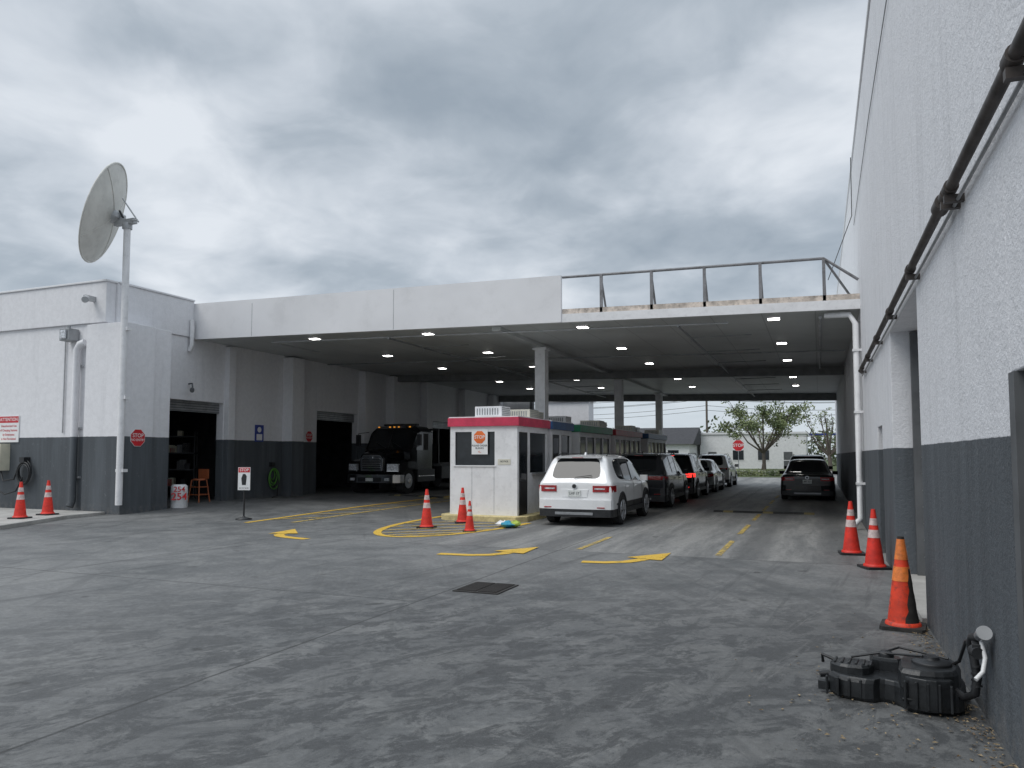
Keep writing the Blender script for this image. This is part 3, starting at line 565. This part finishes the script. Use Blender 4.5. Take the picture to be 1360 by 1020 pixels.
# ------------------------------------------------------------------ cars
def car(x,y,pm,L_=4.46,W=1.84,H=1.65,lit=False,style=0,name='parked_car',rz=0,plate='LHF 17',z=0):
    E=empty(name,(x,y,z),rz); w=W/2; k=H/1.65; l=L_/4.46; b=MB(); sedan=style==2
    if not sedan:
        st=[(0.0,.36,.98,1.01,.965,.80,.8),(.05,.32,1.06,1.09,.99,.84,.86),(.36,.29,1.08,1.60,1,.73,.86),(.46,.28,1.08,1.635,1,.725,.86),(.60,.28,1.075,1.65,1,.725,.86),
        (1.20,.28,1.06,1.67,1,.73,.86),(1.32,.28,1.055,1.67,1,.73,.86),(2.06,.28,1.02,1.665,1,.73,.86),(2.18,.28,1.015,1.66,1,.73,.86),(2.85,.28,1.0,1.60,1,.72,.86),(3.5,.28,1.0,1.09,.99,.80,.86),(3.95,.28,.96,1.02,.975,.76,.8),(4.28,.3,.84,.91,.93,.72,.8),(4.43,.38,.70,.76,.82,.6,.8)]
        g0,g1=1,2; pil=(5,7)
    else:
        st=[(0.0,.36,.94,.97,.95,.80,.8),(.05,.32,1.02,1.045,.98,.80,.86),(.35,.30,1.04,1.08,.99,.79,.86),(.55,.28,1.04,1.10,1,.80,.86),(1.25,.28,1.04,1.57,1,.66,.86),
        (1.36,.28,1.04,1.61,1,.67,.86),(1.46,.28,1.03,1.635,1,.68,.86),(2.06,.28,1.01,1.66,1,.69,.86),(2.18,.28,1.0,1.655,1,.69,.86),(2.85,.28,.99,1.58,1,.69,.86),(3.55,.28,.98,1.06,.99,.80,.86),(3.95,.28,.94,1.0,.97,.76,.8),(4.25,.3,.83,.9,.93,.72,.8),(4.42,.38,.68,.74,.82,.6,.8)]
        g0,g1=3,4; pil=(7,)
    c0,c1=4,9; ws=9; rings=[]
    for (yy,zb,zbelt,zt,ww,wt,gg) in st:
        W_=w*ww; WT=w*wt; dz=zt-zbelt
        h=[(0,zb),(W_*.86,zb),(W_*.97,zb+.07),(W_,zb+.25),(W_,zbelt-.16),(W_*.975,zbelt-.03),(W_*.94,zbelt),(WT+.03,zbelt+dz*gg),(WT-.03,zt-.03*min(1,dz*4)),(WT-.14,zt),(WT*.5,zt+.012)]
        rings.append([(px,yy*l,pz*k) for px,pz in h]+[(0,yy*l,(zt+.018)*k)]+[(-px,yy*l,pz*k) for px,pz in h[::-1][:-1]])
    n=len(rings[0])
    def cap(ring,f,dy=0):
        cz_=sum(p[2] for p in ring)/n; return [(p[0]*f,p[1]+dy,cz_+(p[2]-cz_)*f) for p in ring]
    rings=[cap(rings[0],.5,-.012),cap(rings[0],.93,-.01)]+rings+[cap(rings[-1],.85,.02),cap(rings[-1],.5,.03)]
    vs=[p for r_ in rings for p in r_]; F={'b':[],'g':[],'k':[]}
    for j in range(len(rings)-1):
        s0=j-2
        for i in range(n):
            f=(j*n+i,j*n+(i+1)%n,(j+1)*n+(i+1)%n,(j+1)*n+i)
            side=i in (6,15); top=i in (9,10,11,12); low=i in (0,1,2,n-1,n-2,n-3); q='b'
            if low and s0>=2: q='k'
            elif side and c0<=s0<c1: q='k' if s0 in pil else 'g'
            elif side and s0==ws: q='g'
            elif top and (g0<=s0<g1 or s0==ws): q='g'
            F[q].append(f)
    b.v=vs
    for q,mm in (('b',b.mi(pm)),('g',b.mi('glass')),('k',b.mi('black'))):
        for f in F[q]: b.f.append(list(f)); b.m.append(mm); b.sm.append(True)
    b.f.append(list(range(n))[::-1]);b.m.append(0);b.sm.append(True); b.f.append(list(range(len(vs)-n,len(vs))));b.m.append(2);b.sm.append(True)
    b.build('body',parent=E,subsurf=2)
    d=MB(); tl='taillit' if lit else 'tail'
    def skin(yb,zb_,zt_,m,wf):
        P=[(-w*wf,.46),(-w*wf,.07),(-w*.93*wf/.97,-.02),(-w*.8,yb*.6),(-w*.5,yb+.01),(0,yb),(w*.5,yb+.01),(w*.8,yb*.6),(w*.93*wf/.97,-.02),(w*wf,.07),(w*wf,.46)]
        d.prism(P,'z',zb_*k,zt_*k,m)
    skin(-.095,.40,.62,pm,.992); skin(-.08,.22,.42,'black',.982)
    d.box(-w*.5,w*.5,-.092,-.07,.27*k,.33*k,'steel')
    for s_ in (-1,1):
        d.box(s_*w*.60,s_*w*.80,-.078,-.03,.43*k,.455*k,tl)
        if style==1: d.prism([(s_*w*.36,-.03),(s_*w*.82,-.028),(s_*w*.965,.02),(s_*w*1.008,.28),(s_*w*.7,.2),(s_*w*.36,.03)],'z',.87*k,.975*k,tl)
        else:
            d.prism([(s_*w*.48,-.03),(s_*w*.84,-.028),(s_*w*.975,.02),(s_*w*1.008,.30),(s_*w*.7,.2),(s_*w*.48,.03)],'z',.80*k,.95*k,tl)
            d.prism([(s_*w*.53,-.034),(s_*w*.80,-.032),(s_*w*.80,.03),(s_*w*.53,.03)],'z',.86*k,.89*k,'headl')
        d.prism([(s_*w*.97,2.94*l),(s_*(w+.15),2.90*l),(s_*(w+.18),2.94*l),(s_*(w+.15),3.04*l),(s_*w*.97,3.06*l)],'z',.99*k,1.14*k,pm)
    d.prism([(-.30,.68*k),(.30,.68*k),(.34,.86*k),(-.34,.86*k)],'y',-.024,.0,'black' if style==1 else pm)
    d.box(-.155,.155,-.045,-.024,.69*k,.84*k,'plate'); d.text(plate,.085,(0,-.048,.765*k),'darkgrey')
    d.cyl((0,-.045,.93*k),(0,-.01,.93*k),.06,'chrome',n=20); d.cyl((0,-.048,.93*k),(0,-.045,.93*k),.047,'black',n=20)
    if not sedan:
        d.hexa([(-w*.62,.26,1.585*k),(w*.62,.26,1.585*k),(w*.62,.5,1.60*k),(-w*.62,.5,1.60*k),(-w*.60,.25,1.615*k),(w*.60,.25,1.615*k),(w*.58,.5,1.648*k),(-w*.58,.5,1.648*k)],pm)
        d.box(-.14,.14,.25,.26,1.592*k,1.606*k,tl)
        d.tube([(0,.01,1.10*k),(.02,.03,1.14*k),(.40,.06,1.19*k)],.009,'black',6)
        for s_ in (-1,1): d.tube([(s_*w*.66,.62*l,1.645*k),(s_*w*.66,.75*l,1.685*k),(s_*w*.66,2.4*l,1.69*k),(s_*w*.66,2.7*l,1.62*k)],.014,'black',6)
        d.prism([(.85,1.665*k),(.92,1.73*k),(1.05,1.665*k)],'x',-.02,.02,pm)
    for s_ in (-1,1):
        for wy in (.88*l,3.52*l):
            R_=.35; arc=lambda r:[(wy+r*math.cos(a),.35+r*math.sin(a)) for a in [math.pi*i/16 for i in range(17)]]
            x0,x1=sorted((s_*(w-.2),s_*(w+.004))); d.prism(arc(.40)+[(wy-.40,.24),(wy+.40,.24)],'x',x0,x1,'black')
            x0,x1=sorted((s_*(w-.03),s_*(w+.016))); o_=arc(.44); i_=arc(.39)
            for q in range(16): d.hexa([(x0,*o_[q]),(x1,*o_[q]),(x1,*o_[q+1]),(x0,*o_[q+1]),(x0,*i_[q]),(x1,*i_[q]),(x1,*i_[q+1]),(x0,*i_[q+1])],'black' if not sedan else pm)
            d.cyl((s_*(w-.2),wy,R_),(s_*(w-.01),wy,R_),R_,'rubber',n=32); d.cyl((s_*(w-.01),wy,R_),(s_*(w+.015),wy,R_),R_,'rubber',R_*.92,n=32)
            d.cyl((s_*w,wy,R_),(s_*(w+.018),wy,R_),.245,'darkgrey',n=24)
            for q in range(5):
                a=q*2*math.pi/5+.3
                for da in (-.2,.2): d.tube([(s_*(w+.022),wy+.05*math.cos(a),R_+.05*math.sin(a)),(s_*(w+.02),wy+.235*math.cos(a+da),R_+.235*math.sin(a+da))],.02,'alloy',6)
            d.tube([(s_*(w+.018),wy+.24*math.cos(2*math.pi*i/24),R_+.24*math.sin(2*math.pi*i/24)) for i in range(25)],.013,'alloy',6)
            d.cyl((s_*(w+.01),wy,R_),(s_*(w+.035),wy,R_),.05,'alloy',n=12)
        for yy in (1.26,2.12,3.08): d.tube([(s_*(w-.004),yy*l,.40*k),(s_*(w-.002),yy*l,.7*k),(s_*(w-.004),yy*l,.90*k),(s_*(w-.03),yy*l,1.02*k)],.005,'black',4)
        for yy in (1.42,2.3): d.box(s_*(w-.01),s_*(w+.025),yy*l,(yy+.17)*l,.88*k,.905*k,pm)
        d.box(s_*(w-.05),s_*(w+.008),1.3*l,3.1*l,.27*k,.38*k,'black')
    d.build('details',.006,parent=E)
    return E
car(-5.33,17.0,P_white,plate='LHF 17',name='parked_suv')
car(-5.3,23.4,P_grey,style=1,L_=4.7,H=1.70,name='parked_suv')
car(-5.3,29.0,P_black,lit=True,H=1.70,name='parked_suv',plate='RB 41')
car(-5.25,34.4,P_silver,style=2,H=1.47,name='parked_sedan',plate='QX 07')
car(-5.25,40.6,P_white,style=1,H=1.7,name='parked_suv',plate='JT 88')
car(-.42,29.6,P_black,style=2,H=1.50,L_=4.7,name='parked_sedan',plate='MT 52')
car(-.5,36.2,P_grey,style=0,H=1.66,name='parked_suv')
# ------------------------------------------------------------------ truck (faces -Y)
TX,TY=-16.45,25.6; E=empty('flatbed_truck',(TX,TY,gz(TX,TY)),0); E.scale=(1.06,1.06,1.06)
PB=P_truck; t=MB()
def loft(mb,secs,m,sm=False):
    n=len(secs[0]); vs=[p for s_ in secs for p in s_]
    mb.add(vs,[(j*n+i,j*n+(i+1)%n,(j+1)*n+(i+1)%n,(j+1)*n+i) for j in range(len(secs)-1) for i in range(n)]+[tuple(range(n))[::-1],tuple(range(len(vs)-n,len(vs)))],m,sm)
def rs(y,w,z0,z1,c=.12,tw=None):
    tw=w if tw is None else tw
    return [(-w,y,z0),(w,y,z0),(w,y,z1-c*1.5),(tw-c*.3,y,z1-c*.5),(tw-c,y,z1),(-tw+c,y,z1),(-tw+c*.3,y,z1-c*.5),(-w,y,z1-c*1.5)]
loft(t,[rs(.08,.55,.8,1.42,.12),rs(.2,.60,.8,1.52,.14),rs(1.15,.78,.8,1.68,.16)],PB)
for s_ in (-1,1):
    a,b_=sorted((s_*.56,s_*1.18))
    def fr(y,z0,z1,e=0):
        A=a+(e if s_<0 else 0); B_=b_-(e if s_>0 else 0)
        return [(A,y,z0),(B_,y,z0),(B_,y,z1-.08),(B_-.08,y,z1),(A+.08,y,z1),(A,y,z1-.08)]
    loft(t,[fr(.16,.78,1.12,.12),fr(.28,.78,1.22,.04),fr(.7,.95,1.3),fr(1.35,.95,1.28)],PB)
    t.prism([(s_*.66,.04),(s_*1.08,.14),(s_*1.1,.3),(s_*.66,.3)],'z',.88,1.12,'headl')
    t.prism([(s_*.64,.06),(s_*.66,.03),(s_*1.1,.13),(s_*1.1,.16)],'z',.84,.875,'chrome')
    t.cyl((s_*.85,.80,.48),(s_*1.14,.80,.48),.48,'rubber',n=28); t.cyl((s_*1.12,.80,.48),(s_*1.155,.80,.48),.28,'alloy',n=20); t.cyl((s_*1.15,.80,.48),(s_*1.2,.80,.48),.1,'chrome',n=12)
    t.tube([(s_*1.0,1.35,1.75),(s_*1.36,1.2,1.8),(s_*1.36,1.2,2.3),(s_*1.0,1.4,2.35)],.016,'black',6); t.box(s_*1.28,s_*1.46,1.16,1.26,1.82,2.25,'black')
    t.box(s_*.75,s_*1.15,1.5,2.9,.42,.9,'black'); t.box(s_*1.15,s_*1.16,1.55,2.85,.62,.66,'chrome')
    for yy in (5.6,6.7): t.cyl((s_*.75,yy,.48),(s_*1.2,yy,.48),.48,'rubber',n=24)
t.prism([(-.46,.86),(.46,.86),(.5,1.30),(.36,1.44),(-.36,1.44),(-.5,1.30)],'y',.02,.09,'chrome')
t.prism([(-.38,.92),(.38,.92),(.42,1.26),(.30,1.36),(-.30,1.36),(-.42,1.26)],'y',.008,.021,'black')
for z in (.97,1.05,1.13,1.21,1.29): t.box(-.40,.40,-.008,.01,z,z+.032,'chrome')
t.cyl((0,-.02,1.33),(0,.01,1.33),.08,'chrome')
t.prism([(-1.2,.10),(-1.0,-.1),(1.0,-.1),(1.2,.10),(1.2,.4),(-1.2,.4)],'z',.42,.72,'chrome'); t.box(-.5,.5,-.115,-.10,.46,.62,'black'); t.box(-.16,.16,-.125,-.115,.48,.6,'plate')
for s_ in (-1,1): t.box(s_*.65,s_*.85,-.11,-.10,.5,.6,'headl')
loft(t,[rs(1.12,1.02,.85,1.62,.05,1.02),rs(1.2,1.03,.85,1.70,.05,1.0),rs(1.62,1.05,.85,2.5,.14,.95),rs(1.9,1.05,.85,2.6,.15,.95),rs(2.85,1.05,.85,2.58,.15,.95)],PB)
t.add([(-.88,1.215,1.74),(.88,1.215,1.74),(.80,1.575,2.42),(-.80,1.575,2.42)],[(0,1,2,3)],'glass')
for s_ in (-1,1): t.add([(s_*1.055,1.55,1.65),(s_*1.055,2.5,1.65),(s_*1.055,2.5,2.3),(s_*1.055,1.75,2.3)],[(0,1,2,3)],'glass')
t.tube([(0,1.215,1.74),(0,1.57,2.43)],.012,'black',5); t.tube([(-.1,1.2,1.73),(-.6,1.28,1.95)],.012,'black',5); t.tube([(.6,1.2,1.73),(.15,1.28,1.95)],.012,'black',5)
for x in (-.7,-.2,0,.2,.7): t.box(x-.03,x+.03,1.62,1.68,2.54,2.575,'amber')
t.box(-.75,.75,2.1,2.3,2.62,2.70,'black')
t.box(-.45,.45,1.2,8.2,.55,.85,'black'); t.box(-1.22,1.22,3.25,8.6,1.0,1.12,'darkgrey')
for x in (-1.1,-.4,.4,1.1): t.box(x-.04,x+.04,3.2,3.28,1.12,2.5,'black')
t.box(-1.15,1.15,3.2,3.28,2.45,2.53,'black'); t.box(-1.15,1.15,3.2,3.28,1.12,1.9,'black'); t.box(.6,1.2,3.4,5.2,.5,1.0,'black')
t.build('truck_body',.012,parent=E)
for k in range(2):
    s=MB(); s.box(-.5,.5,-.3,.3,.0,1.2+k*.3,'darkgrey'); s.box(-.45,.45,-.32,-.3,.1,.6,'beam'); s.box(-.45,.45,-.32,-.3,.65,1.1,'beam'); s.tube([(-.3,0,1.2),(-.3,0,1.7),(.3,0,1.7),(.3,0,1.2)],.03,'darkgrey'); s.build('tool_cabinet',.01,loc=(-17.9,29.5+k*2.5,.13),rz=math.pi/2)
# ------------------------------------------------------------------ background
gr=MB()
for x0,x1,y0,y1 in ((-60,-8,56,61),(-6.8,-2.2,60,67),(5,60,56,67),(-300,300,82,300)): gr.add([(x0,y0,.02),(x1,y0,.02),(x1,y1,.02),(x0,y1,.02)],[(0,1,2,3)],'grass')
gr.build('grass_verge',recalc=False)
rd=MB(); rd.add([(-300,68,.02),(300,68,.02),(300,79,.02),(-300,79,.02)],[(0,1,2,3)],'asphalt'); rd.add([(-300,73.4,.026),(300,73.4,.026),(300,73.55,.026),(-300,73.55,.026)],[(0,1,2,3)],'yline'); rd.build('road',recalc=False)
cb=MB(); cb.box(-60,-2,67.6,67.8,0,.13,'slab'); cb.box(-60,60,79.2,79.4,0,.13,'slab'); cb.box(-60,60,79.4,81,0,.12,'slab'); cb.build('pavement_kerb')
def leafmass(mb,cs,n,sz,m):
    for (cx,cy,cz_,r) in cs:
        for i in range(n):
            v=Vector((random.gauss(0,1),random.gauss(0,1),random.gauss(0,.75))); v=v.normalized()*r*random.random()**.4
            p=Vector((cx,cy,cz_))+v; a=Vector((random.gauss(0,1),random.gauss(0,1),random.gauss(0,1))).normalized(); b_=a.orthogonal().normalized(); s_=sz*random.uniform(.5,1.2)
            mb.add([p-a*s_,p+b_*s_*.6,p+a*s_,p-b_*s_*.6],[(0,1,2,3)],m)
def tree(x,y,h,r,n=90,leaf='leaf',sz=.16):
    E=empty('tree',(x,y,0)); t=MB(); cs=[]
    t.tube([(0,0,0),(.05,0,.8),(.0,.1,h*.24)],[.28,.2,.17],'bark')
    for i in range(11):
        a=i*2*math.pi/11+random.random()*.5; rr=r*random.uniform(.4,.98); zz=h*random.uniform(.45,.92)
        p0=Vector((0,.1,h*.22)); p3=Vector((rr*math.cos(a),rr*math.sin(a),zz)); p1=p0.lerp(p3,.4)+Vector((0,0,-.25)); p2=p0.lerp(p3,.7)+Vector((random.gauss(0,.2),0,.15))
        t.tube([p0,p1,p2,p3],[.12,.08,.05,.02],'bark',6)
        for k in range(6):
            q=p1.lerp(p3,random.uniform(.3,1))+Vector((random.gauss(0,.5),random.gauss(0,.5),random.gauss(.1,.35)))
            t.tube([p1.lerp(p3,random.uniform(.2,.8)),q],[.03,.01],'bark',5); cs.append((q.x,q.y,q.z,random.uniform(.35,.8)*r/4))
    t.build('trunk',parent=E)
    l=MB(); leafmass(l,cs,n,sz,leaf); l.build('leaves',parent=E,recalc=False)
tree(-5.7,88,8.8,5.4,75,sz=.16); tree(1.0,84,7.2,3.0,12,sz=.12)
sb=MB(); leafmass(sb,[(-6.3+i*.45,62+random.random()*.5,.25,.38) for i in range(9)],200,.07,'leaf'); sb.build('hedge',recalc=False)
tm=MB(); leafmass(tm,[(x,random.uniform(125,140),random.uniform(1.5,5.5 if x<-15 else 4),random.uniform(2,3.5)) for x in [ -60+i*1.7 for i in range(60)]],130,.4,'leafd'); tm.build('distant_trees',recalc=False)
octsign('stop_sign',(-5.9,62,2.45),.45,0,['STOP'],pole=2.45,ts=.75)
def house(name,x0,x1,y0,y1,h,roof=None,m='white'):
    b=MB(); b.box(x0,x1,y0,y1,0,h,m)
    if roof: mx=(y0+y1)/2; b.prism([(y0-.5,h+.002),(y1+.5,h+.002),(mx,h+roof)],'x',x0-.5,x1+.5,'roofdk')
    else: b.box(x0-.15,x1+.15,y0-.15,y1+.15,h+.002,h+.25,'fascia')
    for i in range(int((x1-x0)/3)):
        a=x0+1+i*3
        b.box(a,a+1.3,y0-.03,y0-.005,1.1,2.3,'bglass') if i%3 else b.box(a,a+1.0,y0-.03,y0-.005,.05,2.1,'darkgrey')
        b.box(a-.06,a+1.36,y0-.05,y0-.005,1.02,1.1,'fascia')
    b.build(name)
house('white_commercial_building',-14,-1.4,98,112,4.3); house('dark_roofed_house',-24,-14.4,92,102,3.0,2.2)
house('beige_house',4,20,100,110,3.4,1.6,'cream')
house('white_annex_building',-17.2,-13.9,47.5,48.6,5.2,None,'wallL')
b=MB(); b.box(-19,-16.9,44.5,44.8,0,5.2,'wallL'); b.box(-16.9,-16.7,44.5,44.8,0,5.2,'darkgrey'); b.build('end_wall')
aw=MB(); aw.box(-1.0,3.5,90,92,3.9,4.1,'signblue'); aw.box(-.8,-.7,90,90.1,0,3.9,'steel'); aw.box(3.2,3.3,90,90.1,0,3.9,'steel'); aw.build('blue_awning')
for x,y,h in ((-15.8,118,11),(22,118,11),(-60,118,11)):
    up_=MB(); up_.cyl((0,0,0),(0,0,h),.16,'bark'); up_.box(-1.1,1.1,-.06,.06,h-.8,h-.65,'bark'); up_.build('utility_pole',loc=(x,y,0))
wi=MB()
for k,(dy,z) in enumerate(((-.9,10.4),(0,11.2),(.9,10.4),(0,8.6),(0,9.3))):
    for a,b_ in ((-60,-15.8),(-15.8,22),(22,90)): wi.tube([(a+(b_-a)*i/12,118+dy,z-1.1*4*(i/12)*(1-i/12)) for i in range(13)],.03,'black',5)
wi.build('utility_wires')
# ------------------------------------------------------------------ world, sun, camera
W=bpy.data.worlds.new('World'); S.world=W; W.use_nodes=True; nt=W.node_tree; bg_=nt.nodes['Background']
sd=Vector((-.38,-.45,.80)).normalized(); el_=math.asin(sd.z); az=math.atan2(sd.x,sd.y)
sky=N(nt,'ShaderNodeTexSky',sky_type='NISHITA'); sky.sun_disc=False; sky.sun_elevation=el_; sky.sun_rotation=az
tc=N(nt,'ShaderNodeTexCoord').outputs['Generated']; sx=N(nt,'ShaderNodeSeparateXYZ'); L(nt,tc,sx.inputs[0])
zc=math_(nt,'ADD',math_(nt,'MAXIMUM',sx.outputs[2],0),.22)
cv=N(nt,'ShaderNodeCombineXYZ'); L(nt,math_(nt,'DIVIDE',sx.outputs[0],zc),cv.inputs[0]); L(nt,math_(nt,'DIVIDE',sx.outputs[1],zc),cv.inputs[1])
pv=mapv(nt,cv.outputs[0],(1,1,1),.4,(5.3,2.9,0))
n1=noise_(nt,pv,1.5,5,.5,.3); n2=noise_(nt,pv,4.6,5,.55,.4); n3=noise_(nt,pv,.5,1,.5)
f=math_(nt,'ADD',mul(nt,n1,.58),math_(nt,'ADD',mul(nt,n2,.22),mul(nt,n3,.20)))
cr=N(nt,'ShaderNodeValToRGB'); L(nt,f,cr.inputs[0]); e=cr.color_ramp.elements
e[0].position=.38; e[0].color=(.34,.40,.465,1); e[1].position=.62; e[1].color=(.80,.845,.90,1)
q=e.new(.46); q.color=(.44,.50,.565,1); q=e.new(.53); q.color=(.60,.655,.72,1)
hz=mixc(nt,mul(nt,sstep(nt,sx.outputs[2],.20,.02),.8),cr.outputs[0],(.66,.73,.80))
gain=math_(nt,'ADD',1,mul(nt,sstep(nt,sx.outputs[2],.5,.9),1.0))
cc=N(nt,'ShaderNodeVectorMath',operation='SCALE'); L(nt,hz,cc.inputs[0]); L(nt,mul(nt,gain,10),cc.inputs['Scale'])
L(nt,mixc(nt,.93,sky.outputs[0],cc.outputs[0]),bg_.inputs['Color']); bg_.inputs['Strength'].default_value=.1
sun=bpy.data.lights.new('sun','SUN'); sun.energy=1.5; sun.angle=math.radians(35); sun.color=(1,.97,.92)
so=bpy.data.objects.new('sun',sun); S.collection.objects.link(so); so.rotation_euler=sd.to_track_quat('Z','Y').to_euler()
cam=bpy.data.cameras.new('cam'); co=bpy.data.objects.new('camera',cam); S.collection.objects.link(co); S.camera=co
cam.sensor_width=36; cam.lens=36*1000/1360; cam.clip_end=3000; cam.clip_start=.05; cam.shift_y=34/1360
yaw=math.atan(.407); p=math.atan(.061)
co.location=(0,0,1.65); co.rotation_euler=(math.pi/2+p,0,yaw)
S.view_settings.view_transform='Standard'; S.view_settings.look='None'; S.view_settings.exposure=0
